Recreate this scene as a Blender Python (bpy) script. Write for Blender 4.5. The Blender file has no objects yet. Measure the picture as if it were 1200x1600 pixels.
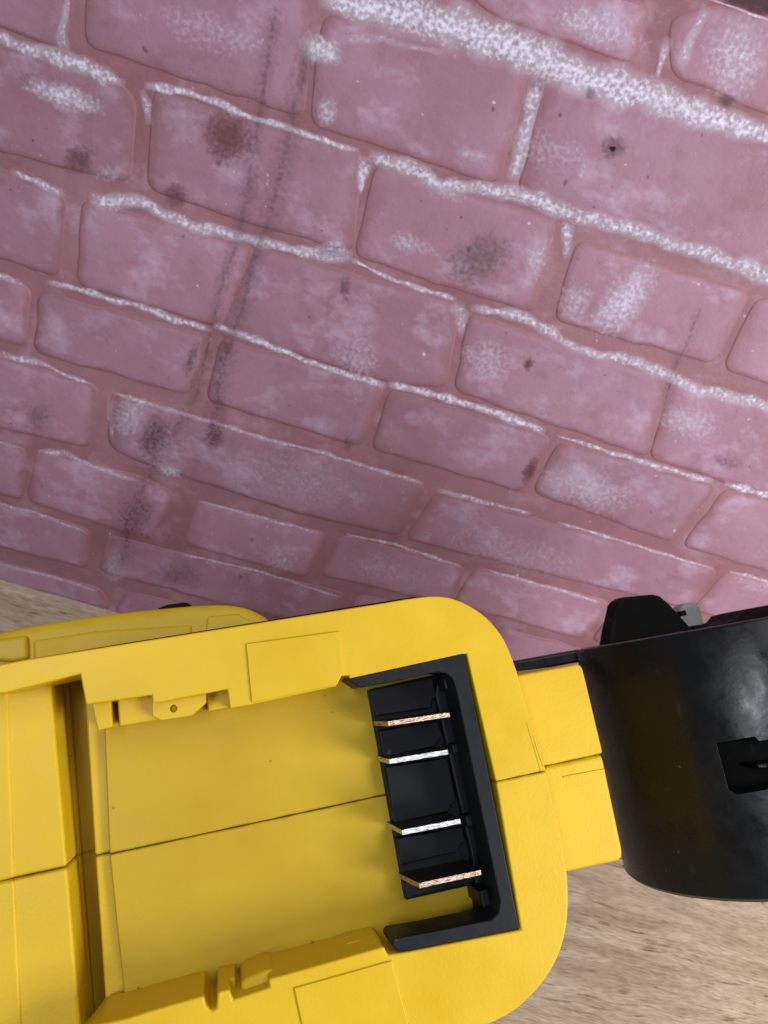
import bpy, bmesh, math, random
from mathutils import Vector, Matrix, noise
random.seed(7)
S = bpy.context.scene
COL = S.collection

# ------------------------------------------------------------------ survey of the place (metres)
F_PX, CX, CY = 1200.0, 600.0, 800.0            # phone lens on a 1200 x 1600 frame
WALL_Y = 0.26                                   # wall stands 26 cm in front of the phone
def vn(*a): return Vector(a).normalized()
AX = vn(15850, 4900, 1200)                      # along the wall, seen from the phone
_d = Vector((-775, 2300, 1200)); _d -= AX * _d.dot(AX)
AZ = -_d.normalized(); AY = AZ.cross(AX)        # up, and into the wall
def ray(px, py): return Vector((px - CX, py - CY, F_PX))
def w_dir(q): return Vector((q.dot(AX), q.dot(AY), q.dot(AZ)))
_r = w_dir(ray(100, 933)); CAM_H = -_r.z * WALL_Y / _r.y
CAM = Vector((0, 0, CAM_H))

# ------------------------------------------------------------------ camera, world, lamps
cd = bpy.data.cameras.new('camera'); cam = bpy.data.objects.new('camera', cd); COL.objects.link(cam)
cd.sensor_fit = 'VERTICAL'; cd.sensor_height = 36; cd.lens = 36 * F_PX / 1600
cd.clip_start = 0.005; cd.clip_end = 20
cr, cu, cb = w_dir(Vector((1, 0, 0))), w_dir(Vector((0, -1, 0))), w_dir(Vector((0, 0, -1)))
cam.matrix_world = Matrix(((cr.x, cu.x, cb.x, CAM.x), (cr.y, cu.y, cb.y, CAM.y), (cr.z, cu.z, cb.z, CAM.z), (0, 0, 0, 1)))
cd.dof.use_dof = True; cd.dof.focus_distance = 0.150; cd.dof.aperture_fstop = 46
S.camera = cam

W = bpy.data.worlds.new('World'); S.world = W; W.use_nodes = True
W.node_tree.nodes['Background'].inputs[0].default_value = (0.92, 0.93, 1.0, 1)
W.node_tree.nodes['Background'].inputs[1].default_value = 0.19

def lamp(name, loc, target, sx, sy, power, col):
    l = bpy.data.lights.new(name, 'AREA'); l.shape = 'RECTANGLE'; l.size = sx; l.size_y = sy
    l.energy = power; l.color = col
    o = bpy.data.objects.new(name, l); COL.objects.link(o); o.location = loc
    o.rotation_euler = (Vector(target) - Vector(loc)).to_track_quat('-Z', 'Y').to_euler()
    return o
lamp('window_light', (-0.22, -0.55, 0.60), (0.06, 0.12, 0.13), 0.12, 0.42, 2.9, (0.86, 0.93, 1.0))
lamp('side_light', (0.37, -0.08, 0.24), (0.10, 0.19, 0.11), 0.17, 0.17, 1.75, (1.0, 0.97, 0.94))
lamp('overhead_fill', (0.20, -0.15, 1.2), (0.10, 0.12, 0.0), 0.7, 0.5, 3.6, (1.0, 0.96, 0.92))  # added soft fill from overhead, brightens the table top

V = S.view_settings; V.view_transform = 'Standard'; V.look = 'None'; V.exposure = 0.17; V.gamma = 1; V.use_curve_mapping = False
S.render.engine = 'CYCLES'

# ------------------------------------------------------------------ material helpers
def new_mat(name):
    m = bpy.data.materials.new(name); m.use_nodes = True
    nt = m.node_tree; return m, nt, nt.nodes['Principled BSDF']
def N(nt, t, **k):
    n = nt.nodes.new(t)
    for a, b in k.items():
        if a in n.inputs: n.inputs[a].default_value = b
        else: setattr(n, a, b)
    return n
def L(nt, a, b): nt.links.new(a, b)
def ramp(nt, fac, stops):
    r = nt.nodes.new('ShaderNodeValToRGB'); e = r.color_ramp.elements
    while len(e) < len(stops): e.new(0.5)
    for q, (p, c) in zip(e, stops): q.position = p; q.color = (c[0], c[1], c[2], 1)
    L(nt, fac, r.inputs[0]); return r.outputs[0]
def noise_tex(nt, vec, scale, detail=4, rough=0.55):
    n = N(nt, 'ShaderNodeTexNoise'); n.inputs['Scale'].default_value = scale
    n.inputs['Detail'].default_value = detail; n.inputs['Roughness'].default_value = rough
    L(nt, vec, n.inputs['Vector']); return n.outputs['Fac']
def pos(nt): return nt.nodes.new('ShaderNodeNewGeometry').outputs['Position']
def objc(nt): return nt.nodes.new('ShaderNodeTexCoord').outputs['Object']
def scaled(nt, vec, s, rot=(0, 0, 0)):
    m = nt.nodes.new('ShaderNodeMapping'); m.inputs['Scale'].default_value = s; m.inputs['Rotation'].default_value = rot
    L(nt, vec, m.inputs[0]); return m.outputs[0]
def mixc(nt, fac, a, b, mode='MIX'):
    m = nt.nodes.new('ShaderNodeMix'); m.data_type = 'RGBA'; m.blend_type = mode
    for s, v in ((m.inputs[0], fac), (m.inputs[6], a), (m.inputs[7], b)):
        if isinstance(v, (int, float)): s.default_value = v
        elif isinstance(v, tuple): s.default_value = (v[0], v[1], v[2], 1)
        else: L(nt, v, s)
    return m.outputs[2]
def bump(nt, b, h, strength, dist):
    n = nt.nodes.new('ShaderNodeBump'); n.inputs['Strength'].default_value = strength; n.inputs['Distance'].default_value = dist
    L(nt, h, n.inputs['Height']); L(nt, n.outputs[0], b.inputs['Normal'])
def math_n(nt, op, a, b=0.0):
    m = nt.nodes.new('ShaderNodeMath'); m.operation = op
    for i, v in enumerate((a, b)):
        if isinstance(v, (int, float)): m.inputs[i].default_value = v
        else: L(nt, v, m.inputs[i])
    return m.outputs[0]

def yellow(name, grain, gsc, rough=0.42, tone=1.0):
    m, nt, b = new_mat(name); o = objc(nt)
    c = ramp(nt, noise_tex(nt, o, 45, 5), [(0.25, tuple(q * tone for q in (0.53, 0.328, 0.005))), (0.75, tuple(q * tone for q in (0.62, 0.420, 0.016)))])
    sp = ramp(nt, noise_tex(nt, o, 420, 2, 0.4), [(0.765, (0, 0, 0)), (0.80, (1, 1, 1))])      # specks of dirt
    c = mixc(nt, sp, c, (0.22, 0.12, 0.02))
    gr = ramp(nt, noise_tex(nt, o, 130, 8, 0.7), [(0.62, (0, 0, 0)), (0.85, (1, 1, 1))])
    c = mixc(nt, math_n(nt, 'MULTIPLY', gr, 0.35), c, (0.42, 0.28, 0.05))
    sx_ = nt.nodes.new('ShaderNodeSeparateXYZ'); L(nt, o, sx_.inputs[0])          # grime worked into the parting line
    near = math_n(nt, 'SUBTRACT', 1.0, math_n(nt, 'MULTIPLY', math_n(nt, 'ABSOLUTE', sx_.outputs[1]), 1900.0)); nt.nodes[-1].use_clamp = True
    near = math_n(nt, 'MAXIMUM', near, 0.0)
    gn = ramp(nt, noise_tex(nt, scaled(nt, o, (1, 2, 1)), 190, 4, 0.7), [(0.42, (0, 0, 0)), (0.62, (1, 1, 1))])
    c = mixc(nt, math_n(nt, 'MULTIPLY', near, math_n(nt, 'MULTIPLY', gn, 0.7)), c, (0.07, 0.045, 0.012))
    L(nt, c, b.inputs['Base Color'])
    L(nt, ramp(nt, noise_tex(nt, o, 90, 6), [(0.3, (rough - .07,) * 3), (0.7, (rough + .12,) * 3)]), b.inputs['Roughness'])
    b.inputs['Specular IOR Level'].default_value = 0.28
    bump(nt, b, noise_tex(nt, o, gsc, 2), grain, 0.0002)
    return m
M_YEL = yellow('yellow_plastic', 0.22, 1500)
M_SCR = yellow('scuffed_yellow_plastic', 0.2, 1500, 0.5, 0.62)
M_YTX = yellow('textured_yellow_plastic', 0.32, 1500, 0.5)
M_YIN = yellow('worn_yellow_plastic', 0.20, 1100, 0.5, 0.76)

def black(name, base, r0, r1, sc, bm, spec=0.5):
    m, nt, b = new_mat(name); o = objc(nt)
    dust = ramp(nt, noise_tex(nt, o, 260, 3, 0.5), [(0.73, (0, 0, 0)), (0.80, (1, 1, 1))])
    scr = ramp(nt, noise_tex(nt, scaled(nt, o, (900, 120, 300), (0.3, 0.2, 0.7)), 1.0, 3), [(0.66, (0, 0, 0)), (0.8, (1, 1, 1))])
    c = mixc(nt, math_n(nt, 'MULTIPLY', scr, 0.25), base, (0.06, 0.065, 0.075))
    c = mixc(nt, math_n(nt, 'MULTIPLY', dust, 0.6), c, (0.16, 0.15, 0.14))
    L(nt, c, b.inputs['Base Color'])
    L(nt, ramp(nt, noise_tex(nt, o, sc, 6, 0.6), [(0.3, (r0,) * 3), (0.7, (r1,) * 3)]), b.inputs['Roughness'])
    b.inputs['Specular IOR Level'].default_value = spec
    bump(nt, b, noise_tex(nt, o, sc * 3, 4), bm, 0.0003)
    return m
M_DRUM = black('glossy_black_plastic', (0.0035, 0.0042, 0.0055), 0.18, 0.42, 210, 0.14, 0.36)
M_FRM = black('black_terminal_plastic', (0.0065, 0.008, 0.011), 0.38, 0.55, 260, 0.10, 0.20)
M_RUB = black('matt_black_rubber', (0.006, 0.0055, 0.005), 0.6, 0.75, 300, 0.2, 0.08)

def metal(name, col, hue2):
    m, nt, b = new_mat(name); o = objc(nt)
    s = scaled(nt, o, (1, 6, 1))
    L(nt, ramp(nt, noise_tex(nt, s, 1000, 2, 0.6), [(0.36, hue2), (0.56, col)]), b.inputs['Base Color'])
    b.inputs['Metallic'].default_value = 0.9; b.inputs['Roughness'].default_value = 0.42
    bump(nt, b, noise_tex(nt, s, 1600, 2), 0.45, 0.0004)
    return m
M_COP = metal('coppery_contact_metal', (0.62, 0.47, 0.38), (0.22, 0.13, 0.08))
M_SHD = metal('shaded_contact_metal', (0.050, 0.044, 0.040), (0.020, 0.017, 0.015))  # dark reflections on the blade sides, put into the metal's colour
M_TIN = metal('tinned_contact_metal', (0.66, 0.69, 0.71), (0.20, 0.21, 0.22))

m, nt, b = new_mat('grey_plastic'); b.inputs['Base Color'].default_value = (0.30, 0.31, 0.31, 1); b.inputs['Roughness'].default_value = 0.5
b.inputs['Transmission Weight'].default_value = 0.25
L(nt, ramp(nt, noise_tex(nt, objc(nt), 300), [(0.3, (0.26, 0.27, 0.27)), (0.7, (0.36, 0.37, 0.37))]), b.inputs['Base Color']); M_GREY = m

def brick_mat(name, lo, hi, pale, jit):
    m, nt, b = new_mat(name); p = pos(nt)
    c = ramp(nt, noise_tex(nt, p, 28, 6, 0.6), [(0.3, lo), (0.7, hi)])
    pl = ramp(nt, noise_tex(nt, scaled(nt, p, (1, 1, 1.4), (0, 0.3, 0)), 55, 8, 0.68), [(0.52, (0, 0, 0)), (0.78, (1, 1, 1))])
    c = mixc(nt, math_n(nt, 'MULTIPLY', pl, 0.75), c, pale)
    red = ramp(nt, noise_tex(nt, p, 90, 5, 0.65), [(0.55, (0, 0, 0)), (0.72, (1, 1, 1))])
    c = mixc(nt, math_n(nt, 'MULTIPLY', red, 0.35), c, (0.20, 0.075, 0.085))
    sp = ramp(nt, noise_tex(nt, p, 330, 2, 0.4), [(0.755, (0, 0, 0)), (0.79, (1, 1, 1))])
    c = mixc(nt, math_n(nt, 'MULTIPLY', sp, 0.7), c, (0.09, 0.045, 0.055))
    ws = ramp(nt, noise_tex(nt, scaled(nt, p, (1.3, 1, 1.1)), 360, 2, 0.4), [(0.765, (0, 0, 0)), (0.81, (1, 1, 1))])
    c = mixc(nt, math_n(nt, 'MULTIPLY', ws, 0.7), c, (0.62, 0.52, 0.60))
    if jit:
        at = nt.nodes.new('ShaderNodeAttribute'); at.attribute_name = 'rim'
        rm = math_n(nt, 'SUBTRACT', math_n(nt, 'MULTIPLY', at.outputs['Fac'], 2.6), math_n(nt, 'MULTIPLY', noise_tex(nt, p, 85, 9, 0.72), 3.1)); nt.nodes[-1].use_clamp = True
        cl = math_n(nt, 'MULTIPLY', rm, 1.0); nt.nodes[-1].use_clamp = True
        c = mixc(nt, cl, c, (0.262, 0.118, 0.148))
        r = nt.nodes.new('ShaderNodeObjectInfo').outputs['Random']
        hsv = nt.nodes.new('ShaderNodeHueSaturation')
        L(nt, ramp(nt, r, [(0, (0.90,) * 3), (1, (1.1,) * 3)]), hsv.inputs['Value'])
        L(nt, c, hsv.inputs['Color']); c = hsv.outputs[0]
    L(nt, c, b.inputs['Base Color']); b.inputs['Roughness'].default_value = 0.55
    b.inputs['Specular IOR Level'].default_value = 0.35
    bump(nt, b, noise_tex(nt, p, 200, 8, 0.7), 0.5, 0.0007)
    return m
M_BRK = brick_mat('painted_brick', (0.270, 0.134, 0.184), (0.350, 0.198, 0.280), (0.52, 0.41, 0.58), True)
M_MOR = brick_mat('mauve_mortar', (0.222, 0.092, 0.116), (0.300, 0.150, 0.190), (0.43, 0.29, 0.38), False)

def film(name):                                   # powdery bloom and stains on the wall, speckled at the rim
    m, nt, b = new_mat(name); p = pos(nt)
    at = nt.nodes.new('ShaderNodeAttribute'); at.attribute_name = 'mask'
    sp = nt.nodes.new('ShaderNodeSeparateColor'); L(nt, at.outputs['Color'], sp.inputs[0])
    tc = nt.nodes.new('ShaderNodeAttribute'); tc.attribute_name = 'tint'
    n1 = noise_tex(nt, p, 760, 2, 0.5); n2 = noise_tex(nt, p, 150, 4, 0.6)
    mx = math_n(nt, 'ADD', math_n(nt, 'MULTIPLY', n1, 0.75), math_n(nt, 'MULTIPLY', n2, 0.25))
    # hard speckle where green is 1, soft veil where green is 0
    d = math_n(nt, 'SUBTRACT', sp.outputs[0], math_n(nt, 'MULTIPLY', math_n(nt, 'SUBTRACT', mx, 0.30), 3.0))
    hc = math_n(nt, 'MULTIPLY', d, 1.25); nt.nodes[-1].use_clamp = True
    veil = math_n(nt, 'MULTIPLY', math_n(nt, 'MULTIPLY', sp.outputs[0], math_n(nt, 'ADD', n2, 0.0)), 0.85)
    hard = math_n(nt, 'ADD', math_n(nt, 'MULTIPLY', hc, 0.75), veil); soft = math_n(nt, 'MULTIPLY', math_n(nt, 'ADD', d, 0.35), 0.8)
    mm = nt.nodes.new('ShaderNodeMix'); L(nt, sp.outputs[1], mm.inputs[0]); L(nt, soft, mm.inputs[2]); L(nt, hard, mm.inputs[3])
    a = math_n(nt, 'MULTIPLY', mm.outputs[0], 1.0); nt.nodes[-1].use_clamp = True
    a = math_n(nt, 'MULTIPLY', a, math_n(nt, 'MULTIPLY', sp.outputs[2], 1.0))
    e = math_n(nt, 'MULTIPLY', sp.outputs[0], 9.0); nt.nodes[-1].use_clamp = True
    a = math_n(nt, 'MULTIPLY', a, e)
    L(nt, tc.outputs['Color'], b.inputs['Base Color']); L(nt, a, b.inputs['Alpha'])
    b.inputs['Roughness'].default_value = 0.8; b.inputs['Specular IOR Level'].default_value = 0.2
    return m
M_FILM = film('powdery_bloom')

m, nt, b = new_mat('wood_laminate'); p = pos(nt)
warp = nt.nodes.new('ShaderNodeVectorMath'); warp.operation = 'ADD'; wn = nt.nodes.new('ShaderNodeTexNoise'); wn.inputs['Scale'].default_value = 16
sc_ = nt.nodes.new('ShaderNodeVectorMath'); sc_.operation = 'SCALE'; sc_.inputs['Scale'].default_value = 0.012
L(nt, p, wn.inputs['Vector']); L(nt, wn.outputs['Color'], sc_.inputs[0]); L(nt, p, warp.inputs[0]); L(nt, sc_.outputs[0], warp.inputs[1]); p = warp.outputs[0]
base = ramp(nt, noise_tex(nt, scaled(nt, p, (26, 150, 1), (0, 0, 0.05)), 1.0, 8, 0.66), [(0.28, (0.27, 0.20, 0.13)), (0.5, (0.45, 0.365, 0.26)), (0.70, (0.60, 0.51, 0.385))])
st = ramp(nt, noise_tex(nt, scaled(nt, p, (105, 850, 1), (0, 0, 0.05)), 1.0, 5, 0.62), [(0.53, (0, 0, 0)), (0.66, (1, 1, 1))])
area = ramp(nt, noise_tex(nt, scaled(nt, p, (24, 60, 1)), 1.0, 4), [(0.40, (0.1,) * 3), (0.62, (1, 1, 1))])
c = mixc(nt, math_n(nt, 'MULTIPLY', math_n(nt, 'MULTIPLY', st, area), 1.0), base, (0.12, 0.078, 0.05))
fine = ramp(nt, noise_tex(nt, scaled(nt, p, (250, 2600, 1), (0, 0, 0.05)), 1.0, 3), [(0.35, (0.66,) * 3), (0.60, (1.10,) * 3)])
c = mixc(nt, 1.0, c, fine, 'MULTIPLY')
dsp = ramp(nt, noise_tex(nt, scaled(nt, p, (0.55, 2.0, 1)), 260, 3, 0.5), [(0.68, (0, 0, 0)), (0.74, (1, 1, 1))])
c = mixc(nt, math_n(nt, 'MULTIPLY', dsp, 0.7), c, (0.08, 0.05, 0.035))
L(nt, c, b.inputs['Base Color']); b.inputs['Roughness'].default_value = 0.42
bump(nt, b, st, -0.15, 0.0003); M_WOOD = m

# ------------------------------------------------------------------ mesh helpers
def link(name, me, mat, parent=None):
    o = bpy.data.objects.new(name, me); COL.objects.link(o); o.data.materials.append(mat)
    if parent: o.parent = parent
    return o
def from_bm(name, bm, mat, parent=None, smooth=True):
    bmesh.ops.recalc_face_normals(bm, faces=bm.faces)
    me = bpy.data.meshes.new(name); bm.to_mesh(me); bm.free()
    if smooth:
        for f in me.polygons: f.use_smooth = True
    return link(name, me, mat, parent)
def bevel(o, w, seg=3, ang=40):
    md = o.modifiers.new('bevel', 'BEVEL'); md.width = w * 0.001; md.segments = seg; md.limit_method = 'ANGLE'
    md.angle_limit = math.radians(ang); md.harden_normals = True; md.use_clamp_overlap = True
    return o
def loop_normal_fix(o):
    for f in o.data.polygons: f.use_smooth = True
    return o
def bake(o):
    dg = bpy.context.evaluated_depsgraph_get(); dg.update()
    me = bpy.data.meshes.new_from_object(o.evaluated_get(dg)); o.modifiers.clear(); o.data = me; return o

# ------------------------------------------------------------------ table
bm = bmesh.new(); bmesh.ops.create_cube(bm, size=1)
for v in bm.verts: v.co = Vector((v.co.x * 1.6, v.co.y * 0.8 + WALL_Y - 0.4 - 0.0005, v.co.z * 0.03 - 0.015))
o = from_bm('table_top', bm, M_WOOD, None, False); o['kind'] = 'structure'
o['label'] = 'pale brown wood grain table top under the yellow tool'

# ------------------------------------------------------------------ brick wall
def wp(px, py):
    r = w_dir(ray(px, py)); t = WALL_Y / r.y; return (r.x * t, r.z * t + CAM_H)
def iwp(x, z):
    q = AX * x + AY * WALL_Y + AZ * (z - CAM_H); return (CX + q.x / q.z * F_PX, CY + q.y / q.z * F_PX)
BR = 0.00038                                       # how far bricks stand proud of the joints
bm = bmesh.new(); bmesh.ops.create_cube(bm, size=1)
for v in bm.verts: v.co = Vector((v.co.x * 1.2, (v.co.y + 0.5) * 0.05 + WALL_Y, (v.co.z + 0.5) * 0.50))
wall = from_bm('brick_wall', bm, M_MOR, None, False)
wall['label'] = 'mauve pink painted brick wall with white bloom along its joints'; wall['category'] = 'brick wall'

def offset_poly(p, d):
    n = len(p); out = []
    for i in range(n):
        a, b_, c_ = Vector(p[i - 1]), Vector(p[i]), Vector(p[(i + 1) % n])
        e1 = (b_ - a).normalized(); e2 = (c_ - b_).normalized()
        n1 = Vector((-e1.y, e1.x)); n2 = Vector((-e2.y, e2.x)); m_ = (n1 + n2)
        k = max(0.5, m_.length_squared / 2); out.append(b_ + m_ * (d / k / 1.0) * 0.5 * 1.0 * (2 / 2))
    return out
def area2(p): return sum(p[i - 1][0] * p[i][1] - p[i][0] * p[i - 1][1] for i in range(len(p)))
def round_poly(p, r, k=3):
    out = []
    n = len(p)
    for i in range(n):
        a, b_, c_ = Vector(p[i - 1]), Vector(p[i]), Vector(p[(i + 1) % n])
        rr = min(r, (a - b_).length * 0.45, (c_ - b_).length * 0.45)
        s = b_ + (a - b_).normalized() * rr; e = b_ + (c_ - b_).normalized() * rr
        for j in range(k + 1):
            t = j / k; out.append(s * (1 - t) ** 2 + b_ * 2 * t * (1 - t) + e * t * t)
    return out
def edge_jitter(p, step, amp):
    out = []
    n = len(p)
    for i in range(n):
        a, b_ = Vector(p[i]), Vector(p[(i + 1) % n]); out.append(a); L_ = (b_ - a).length
        k = int(L_ / step); nrm = Vector((-(b_ - a).y, (b_ - a).x)).normalized()
        for j in range(1, k):
            q = a.lerp(b_, j / k); out.append(q + nrm * amp * noise.noise(Vector((q.x * 130, q.y * 130, 3.1))))
    return out
def brick(pts_wall, grow=0.0025):
    p = [Vector(q) for q in pts_wall]
    if area2(p) < 0: p.reverse()
    if grow: p = offset_poly(p, -grow)
    p = edge_jitter(round_poly(p, 0.0040, 4), 0.006, 0.0010)
    rings = [(-0.0008, 0.0003, 1.0), (0.0001, -BR * 0.6, 1.0), (0.0010, -BR, 0.95)]
    bm = bmesh.new(); vs = []; lay = bm.verts.layers.float.new('rim')
    for ins, y, rm in rings:
        vs.append([bm.verts.new((q.x, WALL_Y + y, q.y)) for q in offset_poly(p, ins)])
        for v in vs[-1]: v[lay] = rm
    cen = sum(p, Vector((0, 0))) / len(p)
    vs.append([bm.verts.new((q.x, WALL_Y - BR - 0.00004, q.y)) for q in (cen + (q_ - cen) * 0.74 for q_ in p)])
    for v in vs[-1]: v[lay] = 0.0
    n = len(p)
    for a, b_ in zip(vs, vs[1:]):
        for i in range(n): bm.faces.new((a[i], a[(i + 1) % n], b_[(i + 1) % n], b_[i]))
    bm.faces.new(vs[-1])
    return from_bm('brick', bm, M_BRK, wall, True)

BRICKS = [  # corners of every brick in view: top left, top right, bottom right, bottom left
 [(640,-95),(1010,15),(985,92),(770,15)], [(1052,35),(1125,12),(1200,35),(1330,90),(1300,215),(1055,112)],
 [(-160,-60),(103,-70),(101,52),(88,66),(-160,-25)], [(140,-75),(470,-25),(478,90),(470,175),(140,66)],
 [(512,30),(700,68),(822,112),(775,280),(492,190),(500,90)], [(862,124),(1200,222),(1420,300),(1400,500),(1180,414),(815,296)],
 [(-170,10),(0,78),(190,138),(207,160),(199,278),(-170,188)], [(246,146),(400,196),(560,238),(548,386),(400,346),(236,290)],
 [(592,262),(864,348),(830,482),(560,396)], [(906,382),(1166,460),(1112,562),(872,496)], [(1186,470),(1420,545),(1380,655),(1136,572)],
 [(-170,205),(0,268),(98,308),(88,426),(-170,345)], [(134,318),(392,390),(345,506),(126,440)], [(402,392),(712,476),(694,600),(600,590),(352,510)],
 [(738,496),(1042,592),(1010,708),(715,606)], [(1052,596),(1400,700),(1360,820),(1020,712)],
 [(-170,382),(0,440),(44,452),(36,536),(-170,468)], [(66,462),(328,530),(292,612),(58,546)], [(350,534),(596,606),(562,692),(328,622)],
 [(612,614),(856,686),(812,764),(586,698)], [(876,694),(1112,762),(1050,842),(838,766)], [(1134,768),(1400,842),(1340,930),(1072,850)],
 [(-170,500),(0,560),(149,606),(136,694),(0,664),(-170,610)], [(178,618),(660,758),(622,832),(460,796),(215,716),(174,694)],
 [(684,772),(1116,892),(1078,948),(640,838)], [(1136,896),(1400,970),(1350,1030),(1088,950)],
 [(-170,640),(0,694),(37,704),(32,776),(-170,720)], [(62,706),(220,748),(268,772),(232,838),(48,780)],
 [(312,786),(506,836),(476,898),(292,846)], [(534,840),(722,888),(702,938),(506,896)], [(746,890),(946,942),(908,994),(714,940)],
 [(968,946),(1180,1000),(1130,1050),(930,998)],
 [(-170,738),(0,790),(138,830),(132,884),(-170,806)], [(172,840),(536,930),(512,980),(160,890)], [(562,932),(760,985),(735,1030),(538,982)],
 [(785,985),(1000,1040),(970,1085),(760,1035)],
 [(-170,830),(0,880),(156,922),(168,948),(100,928),(-170,862)], [(200,928),(420,976),(404,1008),(185,955)], [(440,982),(700,1045),(680,1080),(424,1014)],
]
for q in BRICKS: brick([wp(*c) for c in q])
# plain courses that carry the wall on to the sides, above and below, where the frame ends
ztop = wp(600, -40)[1]
for r in range(2):
    z0 = CAM_H + 0.105 + r * 0.036 - 0.02
    for k in range(-6, 7):
        x0 = k * 0.066 + (0.033 if r % 2 else 0); brick([(x0, z0 + 0.032), (x0 + 0.061, z0 + 0.032), (x0 + 0.061, z0), (x0, z0)])

def film_strip(pts, w, dens, hard=1.0, op=0.9, tint=(0.74, 0.69, 0.86), name='mortar_bloom', lift=0.00012):
    """a ribbon of bloom lying on the wall face; pts in survey points, w its width there"""
    P_ = [Vector(wp(*p)) for p in pts]; sc = (Vector(wp(pts[0][0] + 1, pts[0][1])) - P_[0]).length
    ws = w if isinstance(w, (list, tuple)) else [w] * len(pts)
    line, wid = [], []
    for i in range(len(P_) - 1):
        k = max(2, int((P_[i + 1] - P_[i]).length / 0.0018))
        for j in range(k):
            t = j / k; line.append(P_[i].lerp(P_[i + 1], t)); wid.append((ws[i] * (1 - t) + ws[i + 1] * t) * sc)
    line.append(P_[-1]); wid.append(ws[-1] * sc)
    n = len(line); total = sum((line[i + 1] - line[i]).length for i in range(n - 1)); run = 0
    bm = bmesh.new(); lay = bm.verts.layers.float_color.new('mask'); lt = bm.verts.layers.float_color.new('tint'); prev = None
    A = (-1, -0.6, -0.2, 0.2, 0.6, 1)
    for i in range(n):
        if i: run += (line[i] - line[i - 1]).length
        d = (line[min(i + 1, n - 1)] - line[max(i - 1, 0)]).normalized(); nn = Vector((-d.y, d.x))
        wob = min(0.5 * wid[i], 0.0011) * noise.noise(Vector((line[i].x * 160, line[i].y * 160, 9)))
        thick = wid[i] * (0.95 + (0.7 if wid[i] < 0.003 else 0.35) * noise.noise(Vector((line[i].x * 210, line[i].y * 210, 2))))
        end = min(1, min(run, total - run) / 0.004 + 0.25)
        row = []
        for a in A:
            q = line[i] + nn * (a * thick * 0.85 + wob)
            v = bm.verts.new((q.x, WALL_Y - BR - lift, q.y))
            md = dens * end * max(0, 1 - abs(a) ** 2.2); v[lay] = (md, hard, op, 1); v[lt] = (*tint, 1); row.append(v)
        if prev:
            for j in range(len(A) - 1): bm.faces.new((prev[j], prev[j + 1], row[j + 1], row[j]))
        prev = row
    return from_bm(name, bm, M_FILM, wall)
def film_patch(cx, cy, rx, ry, ang, dens, hard=0.3, op=0.8, tint=(0.74, 0.69, 0.87), name='bloom_patch', lift=0.00020):
    bm = bmesh.new(); lay = bm.verts.layers.float_color.new('mask'); lt = bm.verts.layers.float_color.new('tint')
    ca, sa = math.cos(math.radians(ang)), math.sin(math.radians(ang)); rings = []
    for k, rr in enumerate((0, 0.25, 0.5, 0.75, 1.0)):
        ring = []
        for j in range(1 if k == 0 else 20):
            t = j / 20 * math.tau; wob = 1 + 0.28 * noise.noise(Vector((math.cos(t) * 1.4 + cx, math.sin(t) * 1.4 + cy, 5)))
            ax, ay = math.cos(t) * rr * rx * wob, math.sin(t) * rr * ry * wob
            x, z = wp(cx + ax * ca - ay * sa, cy + ax * sa + ay * ca)
            v = bm.verts.new((x, WALL_Y - BR - lift, z)); v[lay] = (dens * (1 - rr ** 2), hard, op, 1); v[lt] = (*tint, 1); ring.append(v)
        rings.append(ring)
    for j in range(20): bm.faces.new((rings[0][0], rings[1][j], rings[1][(j + 1) % 20]))
    for a, b_ in zip(rings[1:], rings[2:]):
        for j in range(20): bm.faces.new((a[j], b_[j], b_[(j + 1) % 20], a[(j + 1) % 20]))
    return from_bm(name, bm, M_FILM, wall)

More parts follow.
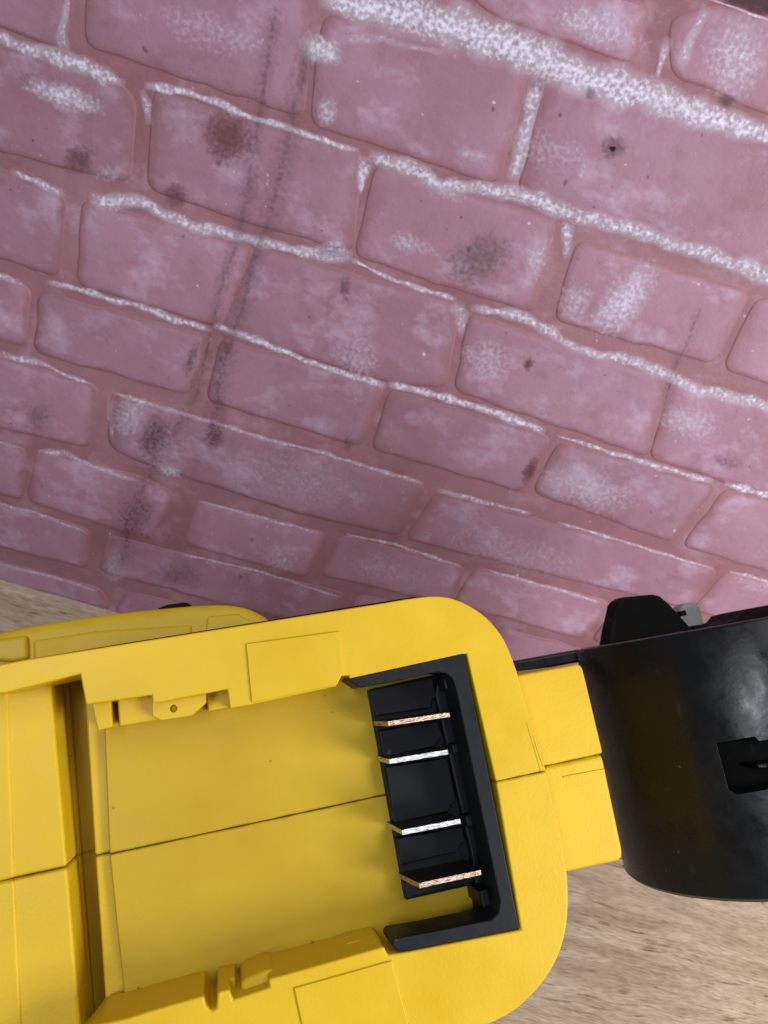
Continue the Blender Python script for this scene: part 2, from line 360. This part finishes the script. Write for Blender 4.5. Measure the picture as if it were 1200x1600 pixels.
STRIPS = [
 ([(500,-6),(560,10),(700,40),(800,72),(900,118),(1000,145),(1100,180),(1200,212),(1300,245)], [14,22,34,34,30,28,22,14,12], 1.05),
 ([(845,122),(822,200),(800,285)], [14,13,12], 0.85),
 ([(575,245),(640,262),(690,288),(800,300),(900,336),(1000,362),(1100,396),(1200,432),(1300,465)], [9,14,9,14,13,12,13,15,12], 0.92),
 ([(888,340),(884,372),(882,405)], [11,10,5], 0.8),
 ([(-60,38),(0,60),(60,82),(100,92),(145,108),(197,132)], [8,9,9,16,12,8], 0.95),
 ([(106,-10),(102,30),(100,85)], [8,7,12], 0.75),
 ([(222,140),(232,165),(232,195)], [7,8,7], 0.8),
 ([(226,132),(300,145),(400,186),(500,216),(562,236)], [6,6,5,5,4], 1.0),
 ([(572,244),(568,272),(562,305)], [10,8,3], 1.05),
 ([(140,308),(175,316),(215,314),(300,352),(400,376),(480,394),(548,402)], [8,12,10,10,9,9,10], 0.95),
 ([(490,398),(520,388),(550,400)], [6,15,8], 0.9),
 ([(18,264),(60,282),(100,306)], [6,8,5], 0.95),
 ([(548,404),(620,440),(714,468)], [4,3.5,3.5], 0.95),
 ([(712,470),(722,490),(718,525)], [12,12,5], 0.75),
 ([(735,480),(830,500),(900,545),(1000,566),(1080,604),(1200,634),(1300,664)], [6,9,7,9,11,10,8], 0.9),
 ([(74,440),(150,460),(250,490),(332,516)], [4,5,6,5], 0.95),
 ([(332,508),(400,530),(500,570),(604,604)], [5,5,5,6], 0.98),
 ([(606,598),(700,622),(780,646),(852,674)], [5,7,8,6], 1.0),
 ([(870,680),(1000,720),(1112,752)], [3,5,5], 0.9), ([(1130,754),(1200,774),(1290,800)], [6,7,5], 1.0),
 ([(0,550),(60,566),(146,602)], [5,5,3], 0.85), ([(178,614),(300,650),(400,680),(500,706),(600,736),(662,754)], [4,4,3.5,3.5,3,3.5], 0.8),
 ([(-40,420),(0,430),(40,444)], [5,6,4], 0.9),
 ([(682,764),(750,782),(832,802)], [4,4,2.5], 0.8), ([(870,815),(950,838),(1114,888)], [3,3,2.5], 0.85),
 ([(60,704),(100,708),(140,724),(214,752)], [4,5,5,3.5], 0.85), ([(310,782),(400,806),(504,834)], [3,3,2.5], 0.8),
 ([(540,834),(620,850),(720,884)], [3,3.5,3], 0.8), ([(764,890),(850,914),(938,940)], [3,3.5,3], 0.85),
 ([(0,786),(60,802),(138,832)], [3,3,2.5], 0.8), ([(284,865),(400,890),(532,932)], [2.5,2.5,2], 0.75),
 ([(0,880),(100,905),(152,922)], [3,3,2], 0.75), ([(-20,684),(0,690),(40,702)], [3,3,2], 0.7),
 ([(1136,890),(1200,908),(1280,930)], [3,3.5,3], 0.8),
 ([(176,618),(172,650),(178,690)], [5,6,3], 0.5), ([(1105,10),(1078,60),(1062,110)], [9,10,7], 0.75), ([(1048,60),(1035,95),(1020,130)], [9,8,6], 0.8),
 ([(520,60),(600,62),(700,85)], [8,6,4], 0.55),
]
for pts, w, dn in STRIPS: film_strip(pts, [q * 1.45 for q in w], dn * 0.92)
for a in [(100,150,75,24,18,.72,.6,.8), (500,78,42,30,20,.75,.6,.9), (512,175,20,28,0,.6,.6,.7), (700,300,40,16,16,.5,.6,.6), (975,470,80,40,-50,.72,.4,.75),
          (900,470,30,40,20,.55,.4,.6), (640,380,50,20,15,.5,.5,.6), (840,400,25,55,15,.5,.6,.6), (930,40,90,38,16,.62,.6,.75), (1150,90,60,90,15,.62,.6,.7),
          (760,560,45,40,10,.5,.2,.6), (1080,660,55,35,15,.6,.3,.55), (920,765,85,40,15,.55,.3,.5), (860,235,90,40,15,.42,.2,.45), (735,240,30,14,20,.55,.6,.6),
          (205,650,35,40,10,.6,.3,.6), (265,735,25,10,15,.7,.6,.7), (440,870,40,30,0,.5,.4,.5), (330,50,120,35,18,.45,.2,.5), (170,270,30,16,0,.5,.4,.5),
          (560,560,45,40,30,.5,.2,.5), (465,750,130,50,15,.42,.3,.4), (800,860,150,35,15,.42,.3,.4), (600,890,80,30,15,.4,.3,.4), (180,880,25,40,0,.5,.3,.5)]:
    film_patch(*a[:5], a[5] * 1.4, *a[6:])
DK = (0.075, 0.035, 0.042)
for a in [(355,215,40,46,0,1.0,.0,.62,(0.15,0.055,0.065)), (125,250,24,28,30,.9,.0,.5,(0.13,0.05,0.06)), (275,305,20,22,20,.9,.0,.5,(0.14,0.05,0.06)), (957,230,20,22,0,.85,.1,.5,(0.12,0.06,0.075)),
          (957,232,6,5,-40,1.1,.2,.95,(0.02,0.015,0.02)), (745,405,60,38,-20,.7,.3,.5,(0.10,0.10,0.085)), (828,735,10,26,25,.95,.0,.6,(0.13,0.045,0.05)), (826,568,8,13,20,.8,.2,.7,DK),
          (922,145,9,14,0,.8,.3,.5,DK), (1135,158,14,12,0,.8,.3,.5,DK), (240,680,26,40,25,.72,.5,.5,DK), (335,680,16,30,10,.7,.4,.5,DK), (545,690,9,20,0,.5,.3,.5,DK),
          (215,810,30,40,25,.6,.5,.4,DK), (280,900,50,20,10,.6,.4,.4,DK), (300,560,10,30,20,.7,.2,.5,DK), (540,450,10,26,-10,.6,.1,.5,DK), (1135,720,30,14,15,.5,.2,.4,DK), (60,650,24,30,0,.55,.3,.4,DK)]:
    film_patch(*a[:2], a[2] * 1.12, a[3] * 1.12, a[4], a[5] * 1.5, *a[6:], name='wall_stain', lift=0.00028)
CR = (0.085, 0.045, 0.055)
for pts, w, dn in [([(432,10),(418,100),(405,190),(388,290),(374,370),(350,440),(332,505),(322,560),(300,640)], 4, .75), ([(484,60),(468,140),(448,230),(428,320),(396,410),(372,500),(346,590),(325,690)], 6, .72),
                   ([(300,640),(262,690),(235,740),(205,800),(190,890)], 8, .6), ([(1095,480),(1070,540),(1042,600),(1030,632)], 3, .6), ([(352,520),(345,580),(340,640)], 8, .5)]:
    film_strip(pts, w * 1.3, dn * 1.0, 0.0, 0.34, CR, 'wall_crease', 0.00034); film_strip(pts, w * 5.5, dn * 1.2, 0.0, 0.26, (0.13, 0.075, 0.105), 'wall_stain', 0.00030)
film_strip([(1090,-30),(1150,-8),(1210,14),(1300,45)], 24, 1.6, 0.0, 0.85, (0.07, 0.035, 0.05), 'wall_stain', 0.0004)
film_strip([(1100,-3),(1150,14),(1210,36)], 3, 0.8, 1.0, 0.9, (0.8, 0.77, 0.86), 'mortar_bloom', 0.0005)

# ------------------------------------------------------------------ the power tool
TU = vn(4902, -612, 1200); _t = Vector((-1020, -5557, 1200)); TV = (_t - TU * _t.dot(TU)).normalized(); TN = TU.cross(TV)
TO = ray(690, 1240) * (0.14 / F_PX)                # centre of the battery foot's face
def P(px, py, w=0.0):
    r = ray(px, py); o = TO + TN * (w * 0.001); q = r * (o.dot(TN) / r.dot(TN)) - TO
    return Vector((q.dot(TU) * 1000, q.dot(TV) * 1000))
tool = bpy.data.objects.new('power_tool', None); COL.objects.link(tool)
a, b_, c_ = w_dir(TU), w_dir(TV), w_dir(TN); tw = w_dir(TO) + CAM
tool.matrix_world = Matrix(((a.x, b_.x, c_.x, tw.x), (a.y, b_.y, c_.y, tw.y), (a.z, b_.z, c_.z, tw.z), (0, 0, 0, 1)))
tool.empty_display_size = 0.02
tool['label'] = 'yellow cordless power tool with open battery foot and black drum lying on the table'; tool['category'] = 'power tool'

def prism(name, poly, w0, w1, mat, parent=tool, bev=0.4, seg=3, holes=(), ang=40):
    """poly: outline in mm on the tool's face plane; w0 front, w1 back (mm)"""
    bm = bmesh.new(); fl = []
    polys = [[Vector(p) for p in poly]] + [[Vector(p) for p in h] for h in holes]
    ed = []
    for pl in polys:
        vs = [bm.verts.new((p.x * .001, p.y * .001, w0 * .001)) for p in pl]
        for i in range(len(vs)): ed.append(bm.edges.new((vs[i], vs[(i + 1) % len(vs)])))
    if holes: bmesh.ops.triangle_fill(bm, edges=ed, use_beauty=True, use_dissolve=True)
    else: bm.faces.new(list(bm.verts))
    r = bmesh.ops.extrude_face_region(bm, geom=list(bm.faces))
    for v in [g for g in r['geom'] if isinstance(g, bmesh.types.BMVert)]: v.co.z = w1 * .001
    o = from_bm(name, bm, mat, parent)
    if bev: bevel(o, bev, seg, ang)
    return o
def px(pts, w=0.0): return [P(x, y, w) for x, y in pts]
def rect(u0, u1, v0, v1): return [Vector((u0, v0)), Vector((u1, v0)), Vector((u1, v1)), Vector((u0, v1))]
def circ(c, r, k=16, ph=0): return [Vector((c[0] + r * math.cos(ph + j / k * math.tau), c[1] + r * math.sin(ph + j / k * math.tau))) for j in range(k)]

G = 0.05                                           # half the seam between the two housing shells
FL, BK = -13.0, -32.0                              # battery slot floor, back of the foot
def smooth_curve(pts, k=4):
    out = []
    n = len(pts)
    for i in range(n - 1):
        p0, p1, p2, p3 = pts[max(i - 1, 0)], pts[i], pts[i + 1], pts[min(i + 2, n - 1)]
        for j in range(k):
            t = j / k
            out.append(0.5 * ((2 * p1) + (p2 - p0) * t + (2 * p0 - 5 * p1 + 4 * p2 - p3) * t * t + (3 * p1 - p0 - 3 * p2 + p3) * t ** 3))
    out.append(pts[-1]); return out
seam_y = 0.0
top_r = smooth_curve(px([(600,942),(650,934),(690,932),(725,942),(760,965),(788,1000),(808,1050),(822,1100)]))
def at_v(p, v): return Vector((p.x, v))
side_u = smooth_curve(px([(822,1100),(840,1160)])) + [at_v(P(855, 1212), G)]
side_l = [at_v(P(855, 1214), -G)] + smooth_curve(px([(868,1265),(880,1320),(887,1370),(888,1420),(882,1465),(866,1508),(838,1548),(800,1582),(750,1606),(690,1622)]))
fr_u = at_v(P(775.5, 1226), G); fr_l = at_v(P(776, 1228), -G)
up_poly = ([Vector((-104, 33.0))] + px([(-30,1052),(2,1038),(36,1031)]) + top_r + side_u[1:] + [fr_u] + px([(729,1021),(546,1061),(545,1055),(527,1057),(527,1072),(392,1101),(359,1107),(355,1077),(239,1099),(237,1086),(134,1101),(125,1053),(8,1082),(-20,1084)]) + [Vector((-104, 29.5))])
lo_poly = (side_l + [Vector((-104, -37.5)), Vector((-104, -33.0))] + px([(120,1640),(150,1602),(200,1591),(230,1581),(318,1556),(322,1572),(330,1580),(338,1576),(340,1550),(358,1546),(364,1562),(421,1543),(419,1530),(456,1520),(600,1479),(606,1492),(628,1489),(814,1453)]) + [fr_l])
hu = prism('housing_half', up_poly, 0, FL - 0.4, M_YEL, bev=0.45)
hl = prism('housing_half', lo_poly, 0, FL - 0.4, M_YEL, bev=0.45)
for p0, p1 in (((822,1128), (845,1206)), ((832,1150), (848,1198))):     # mould scratches by the rounded end
    a, b_ = P(*p0), P(*p1); nn = Vector((-(b_ - a).y, (b_ - a).x)).normalized() * 0.06
    prism('scratch', [a - nn * .3, b_ - nn, b_ + nn, a + nn * .3], 0.03, -0.2, M_SCR, hu if p0[1] < 1200 else hl, 0)
# raised label panels on both rails
prism('raised_panel', px([(384,1006),(530,986),(537,1048),(526.5,1070),(393,1098)]), 0.35, -0.3, M_YEL, hu, 0.22, 2)
prism('raised_panel', px([(459,1543),(612,1500),(638,1600),(644,1625),(486,1668)]), 0.35, -0.3, M_YEL, hl, 0.22, 2)
# slot floor, one half on each shell
fu = [Vector((-104, G)), Vector((17.0, G))] + [Vector((17.2, 18)), Vector((12, 30)), Vector((2, 34)), Vector((-104, 34))]
uL0, uL1 = P(168, 1140, FL), P(198, 1590, FL)
sx = P(170, 1326, FL).x
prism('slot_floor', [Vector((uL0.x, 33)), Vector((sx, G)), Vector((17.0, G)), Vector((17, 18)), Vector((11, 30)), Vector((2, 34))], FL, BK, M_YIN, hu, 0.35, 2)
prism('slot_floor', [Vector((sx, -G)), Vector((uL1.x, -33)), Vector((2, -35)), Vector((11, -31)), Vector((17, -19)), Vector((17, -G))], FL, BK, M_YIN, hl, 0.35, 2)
# ledge and channel to the left of the floor
lw = FL - 1.6
e0, e1 = P(133, 1080, lw), P(166, 1600, lw); em = P(148, 1330, lw)
prism('floor_ledge', [Vector((e0.x, 33)), Vector((em.x, G)), Vector((sx + .5, G)), Vector((uL0.x + 1, 33))], lw, BK + .3, M_YEL, hu, 0.5, 3)
prism('floor_ledge', [Vector((em.x, -G)), Vector((e1.x, -33)), Vector((uL1.x + 1, -33)), Vector((sx + .5, -G))], lw, BK + .3, M_YEL, hl, 0.5, 3)
cw = FL - 9
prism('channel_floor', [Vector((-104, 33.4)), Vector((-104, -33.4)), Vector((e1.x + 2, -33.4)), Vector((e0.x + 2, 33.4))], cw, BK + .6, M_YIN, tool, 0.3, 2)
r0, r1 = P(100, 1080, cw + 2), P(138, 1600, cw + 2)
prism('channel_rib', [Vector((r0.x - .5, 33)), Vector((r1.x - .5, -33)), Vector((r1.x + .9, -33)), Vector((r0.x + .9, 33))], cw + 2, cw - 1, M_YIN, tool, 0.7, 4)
kw = -9.0
k0, k1, km = P(80, 1075, kw), P(126, 1600, kw), P(104, 1345, kw)
lft = -104
prism('latch_block', [Vector((lft, 32.4)), Vector((lft, G)), Vector((km.x, G)), Vector((k0.x, 32.4))], kw, BK + .9, M_YEL, hu, 0.7, 3)
prism('latch_block', [Vector((lft, -G)), Vector((lft, -33)), Vector((k1.x, -33)), Vector((km.x, -G))], kw, BK + .9, M_YEL, hl, 0.7, 3)
s0, s1, sm = P(14, 1090, kw + .5), P(32, 1600, kw + .5), P(22, 1360, kw + .5)
prism('latch_step', [Vector((lft + 1, 31.6)), Vector((lft + 1, G)), Vector((sm.x, G)), Vector((s0.x, 31.6))], kw + .5, kw - 1, M_YEL, hu, 0.8, 3)
prism('latch_step', [Vector((lft + 1, -G)), Vector((lft + 1, -32.4)), Vector((s1.x, -32.4)), Vector((sm.x, -G))], kw + .5, kw - 1, M_YEL, hl, 0.8, 3)
# lower steps of the upper rail, with the screw boss
w = -4.5
prism('rail_block', px([(138,1080),(172,1080),(176,1136),(152,1142)], w), w, FL - .5, M_YEL, hu, 0.4)
prism('rail_block', px([(182,1080),(250,1075),(250,1124),(186,1135)], w), w - .3, FL - .5, M_YEL, hu, 0.4)
w = -2.6; hc = P(271, 1107, w)
bp = px([(238,1060),(322,1050),(322,1098),(300,1118),(252,1126),(238,1118)], w)
bo = prism('screw_boss', bp, w, FL - .6, M_YEL, hu, 0.3, 2, holes=[circ(hc, 0.62, 14)])
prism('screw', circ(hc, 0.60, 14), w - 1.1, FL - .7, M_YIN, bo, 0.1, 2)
w = -7.5
prism('rail_block', px([(318,1050),(420,1030),(420,1092),(325,1112)], w), w, FL - .5, M_YEL, hu, 0.4)
# inner steps of the lower rail
w = -5.5
prism('rail_block', px([(262,1590),(230,1566),(320,1540),(322,1590)], w), w, FL - .5, M_YEL, hl, 0.5)
prism('rail_block', px([(342,1590),(340,1536),(368,1526),(372,1590)], w), w, FL - .5, M_YEL, hl, 0.5)
w = -3.0
prism('rail_block', px([(378,1590),(376,1534),(414,1515),(432,1516),(434,1590)], w), w, FL - .5, M_YEL, hl, 0.9)
w = -6.0
prism('rail_block', px([(440,1590),(438,1512),(520,1490),(545,1474),(590,1464),(602,1472),(602,1560)], w), w, FL - .5, M_YEL, hl, 0.9)

# black terminal insert
fo = px([(541,1061),(726,1020.5),(813,1452),(640,1487),(627,1487),(618,1484),(613,1478),(613,1471),(618,1466)], 0.15)
fi = px([(630,1464),(676,1456),(749,1441),(767,1438),(779,1426),(781,1408),(713,1078),(707,1060),(697,1052),(682,1050),(634,1061),(562,1075)], 0.15)
frame = prism('terminal_frame', fo + fi, 0.15, -8.2, M_FRM, tool, 0.5, 3)
w = FL + 1.6
bl = px([(575,1078),(700,1050),(765,1345),(762,1378),(634,1407)], w)
block = prism('terminal_block', bl, w, FL - .2, M_FRM, tool, 0.35, 3)
prism('side_wall', px([(722,1060),(790,1410),(748,1436),(742,1378),(735,1330),(680,1085),(684,1056)], FL + 3.4), FL + 3.4, FL - .25, M_FRM, frame, 0.5, 2)
sw = w + 1.5
for seg_ in ([(576,1079),(676,1057),(682,1088),(676,1094),(674,1106),(588,1119)], [(592,1142),(684,1126),(692,1150),(685,1156),(682,1166),(600,1184)],
             [(603,1198),(700,1184),(713,1252),(705,1258),(702,1268),(616,1287)], [(620,1310),(722,1292),(728,1315),(719,1321),(716,1331),(626,1352)], [(630,1378),(738,1362),(742,1379),(635,1404)]):
    prism('contact_spacer', px(seg_, sw), sw, w - .4, M_FRM, block, 0.28, 3)
for cx_, cy_, hw, hh, ww in ((702,1068,9,11,-5), (714,1108,6,9,-7), (712,1170,6,9,-7), (734,1283,6,10,-7), (758,1346,6,12,-7), (759,1404,8,13,-4.5)):
    c0 = P(cx_, cy_, ww); k = 0.117
    prism('retaining_lug', rect(c0.x - hw * k, c0.x + hw * k, c0.y - hh * k, c0.y + hh * k), ww, FL, M_FRM, frame, 0.45, 3)
def blade(tip0, tip1, base0, mat, tw_=-1.2, th=0.9):
    a0, a1 = P(*tip0, tw_), P(*tip1, tw_); b0 = P(*base0, w + .4)
    v = (a0.y + a1.y) / 2; sl = (a1.y - a0.y) / (a1.x - a0.x)
    prof = [(b0.x, w - .6), (b0.x, w + .5), (a0.x, tw_), (a1.x, tw_), (a1.x, w - .6)]
    bm = bmesh.new()
    f = [bm.verts.new((u * .001, (v + (u - (a0.x + a1.x) / 2) * sl - th / 2) * .001, q * .001)) for u, q in prof]
    bm.faces.new(f); r = bmesh.ops.extrude_face_region(bm, geom=list(bm.faces))
    for g in r['geom']:
        if isinstance(g, bmesh.types.BMVert): g.co.y += th * .001
    o = from_bm('contact_blade', bm, mat, block); o.data.materials.append(M_SHD)
    for f in o.data.polygons:
        if abs(f.normal.y) > 0.8: f.material_index = 1
    bevel(o, 0.08, 2); return o
blade((606,1131), (703,1116.5), (584,1124), M_COP); blade((608,1190), (700,1175), (590,1187), M_TIN)
blade((628,1301), (720,1283), (608,1296), M_TIN); blade((655,1384), (752,1363), (622,1356), M_COP)

# black gasket that shows as a thin line along the top of the foot
gw = -3.0
gt = px([(34,1031.5),(200,1004),(420,969),(560,946),(650,932)], gw)
prism('gasket', gt + [Vector((gt[-1].x, 34)), Vector((gt[0].x + 6, 34.6))], gw, BK + 2, M_RUB, tool, 0.15, 2)

# neck between the foot and the drum
w = -5.5
prism('neck_half', [at_v(P(845, 1212, w), G * 0.7)] + px([(800,1056),(818,1053),(903,1037),(910,1042),(914,1056)], w) + [at_v(P(947, 1196, w), G * 0.7)], w, BK - 8, M_YTX, tool, 1.0, 4)
prism('neck_half', [at_v(P(850, 1216, w), -G * 0.7), at_v(P(947, 1200, w), -G * 0.7)] + px([(974,1328),(975,1340),(968,1346),(888,1363),(850,1368)], w), w - .08, BK - 8.3, M_YTX, tool, 1.0, 4)
prism('neck_ridge', px([(880,1213),(944,1201),(945,1204),(880,1216)], w), w + .15, w - 2, M_YTX, tool, 0.15, 2)

# ------------------------------------------------------------------ black drum (axis along the foot's width)
UC, WC, R, VB, VT = 87.5, -32.0, 36.0, -34.2, 20.7
def lathe(name, prof, mat, parent, k=96):
    bm = bmesh.new(); rings = []
    for r, v in prof: rings.append([bm.verts.new(((UC + r * math.cos(j / k * math.tau)) * .001, v * .001, (WC + r * math.sin(j / k * math.tau)) * .001)) for j in range(k)])
    for a, b_ in zip(rings, rings[1:] + rings[:1]):
        for j in range(k): bm.faces.new((a[j], a[(j + 1) % k], b_[(j + 1) % k], b_[j]))
    return from_bm(name, bm, mat, parent)
drum = lathe('drum_housing', [(R - .8, VB), (R, VB + .8), (R, VT - .9), (R - .3, VT - .3), (R - .9, VT), (R - 3.6, VT), (R - 4, VT - .6), (R - 4, VB + .6), (R - 3.6, VB)], M_DRUM, tool)
def on_drum(x, y):
    a, b_ = P(x, y, 40), P(x, y, -40); d = Vector((b_.x - a.x, b_.y - a.y, -80.0)); t = 0
    while t < 1.2:
        q = Vector((a.x, a.y, 40.0)) + d * t
        if (q.x - UC) ** 2 + (q.z - WC) ** 2 <= R * R: break
        t += 0.002
    return Vector((q.x, q.y))
# window through the drum wall
c0 = [on_drum(x, y) for x, y in [(1119,1161),(1178,1151),(1186,1158),(1215,1154),(1245,1150),(1262,1220),(1150,1241),(1138,1234)]]
cut = prism('cutter', c0, 30, -22, M_DRUM, tool, 0)
bpy.context.view_layer.update()
md = drum.modifiers.new('cut', 'BOOLEAN'); md.operation = 'DIFFERENCE'; md.solver = 'EXACT'; md.object = cut
bake(drum); me = cut.data; bpy.data.objects.remove(cut); bpy.data.meshes.remove(me)
for f in drum.data.polygons: f.use_smooth = True
drum.data.set_sharp_from_angle(angle=math.radians(35))
bevel(drum, 0.25, 2, 35)
core = lathe('drum_core', [(R - 9, VB + 1), (R - 8, VB + 2), (R - 8, VT - 5), (R - 9, VT - 4), (4, VT - 4), (4, VB + 1)], M_RUB, tool, 48)
prism('slot_tab', px([(1168,1192),(1300,1172),(1300,1196),(1172,1200)], -8), WC + R - 9, WC + 4, M_DRUM, core, 0.4, 2)

def slab(name, poly_uw, v0, v1, mat, parent, bev=0.6):
    """outline in the (u, w) plane, from v0 up to v1 (mm)"""
    bm = bmesh.new(); vs = [bm.verts.new((u * .001, v0 * .001, q * .001)) for u, q in poly_uw]; bm.faces.new(vs)
    r = bmesh.ops.extrude_face_region(bm, geom=list(bm.faces))
    for g in r['geom']:
        if isinstance(g, bmesh.types.BMVert): g.co.y = v1 * .001
    o = from_bm(name, bm, mat, parent); bevel(o, bev, 3); return o
disc = [(UC + (R - 4.5) * math.cos(t), WC + (R - 4.5) * math.sin(t)) for t in [j / 64 * math.tau for j in range(64)]]
slab('drum_lid', disc, VT - 3.5, VT - 1.2, M_DRUM, tool, 0.4)
slab('drum_lid', disc, VB + 1.0, VB + 3, M_DRUM, tool, 0.4)
arm = [(82, -38), (62, -44), (30, -46), (18, -48), (12, -53), (12, -60), (18, -65), (40, -67), (85, -67)]
slab('rim_flange', arm, VT - 3.3, VT - .1, M_DRUM, tool, 0.7)
# lever, cap and cable lumps standing on the far side of the drum
w = -48
prism('lever_knob', px([(950,1010),(954,985),(964,942),(969,936),(975,932.5),(1022,928),(1033,931),(1046,942),(1092,992),(1092,1010)], w), w, w - 6, M_RUB, tool, 1.0, 4)
prism('knob_nib', px([(1062,955),(1072,953),(1074,961),(1066,963)], w - 2), w - 2, w - 6, M_RUB, tool, 0.3)
w = -60
prism('grey_cap', px([(1058,1000),(1062,952),(1070,942),(1086,941),(1096,950),(1104,980),(1106,1000)], w), w, w - 6, M_GREY, tool, 1.2, 4)
w = -50
prism('latch_foot', px([(1086,1000),(1086,977),(1108,974),(1110,1000)], w), w, w - 8, M_RUB, tool, 0.4)
w = -40
prism('cable_clip', px([(1108,998),(1118,980),(1150,968),(1162,962),(1170,952),(1185,948),(1230,940),(1300,945),(1300,1000)], w), w, w - 18, M_RUB, tool, 2.2, 5)

# ------------------------------------------------------------------ motor body behind the foot
w = -38
bt = smooth_curve(px([(-140,1010),(-40,994),(60,975),(160,960),(260,949),(330,944),(372,946),(402,956),(424,972),(440,1000)], w))
bu = bt[-1].x
WB = -85.5
body = prism('motor_housing', bt + [Vector((bu + 3, 10)), Vector((bu, -32)), Vector((-104, -33))], w, WB, M_YEL, tool, 3.2, 5)
for pts, f_ in (([(-60,1030),(-60,1006),(42,992),(44,1030),(20,1034)], 1.6), ([(52,1040),(50,1000),(150,985),(300,975),(305,1040)], 0.5), ([(318,1030),(322,962),(372,958),(396,972),(400,1030)], 0.5)):
    prism('housing_panel', px(pts, w + f_), w + f_, w - 2, M_YEL, body, 0.9, 4)
prism('foot_web', rect(-100, 8, -28, 29), BK + 1.5, w - 3, M_YEL, tool, 0.8)
prism('rubber_pad', px([(240,975),(246,950),(262,944),(292,940),(300,946),(300,975)], w - 8), w - 8, w - 30, M_RUB, tool, 1.0)
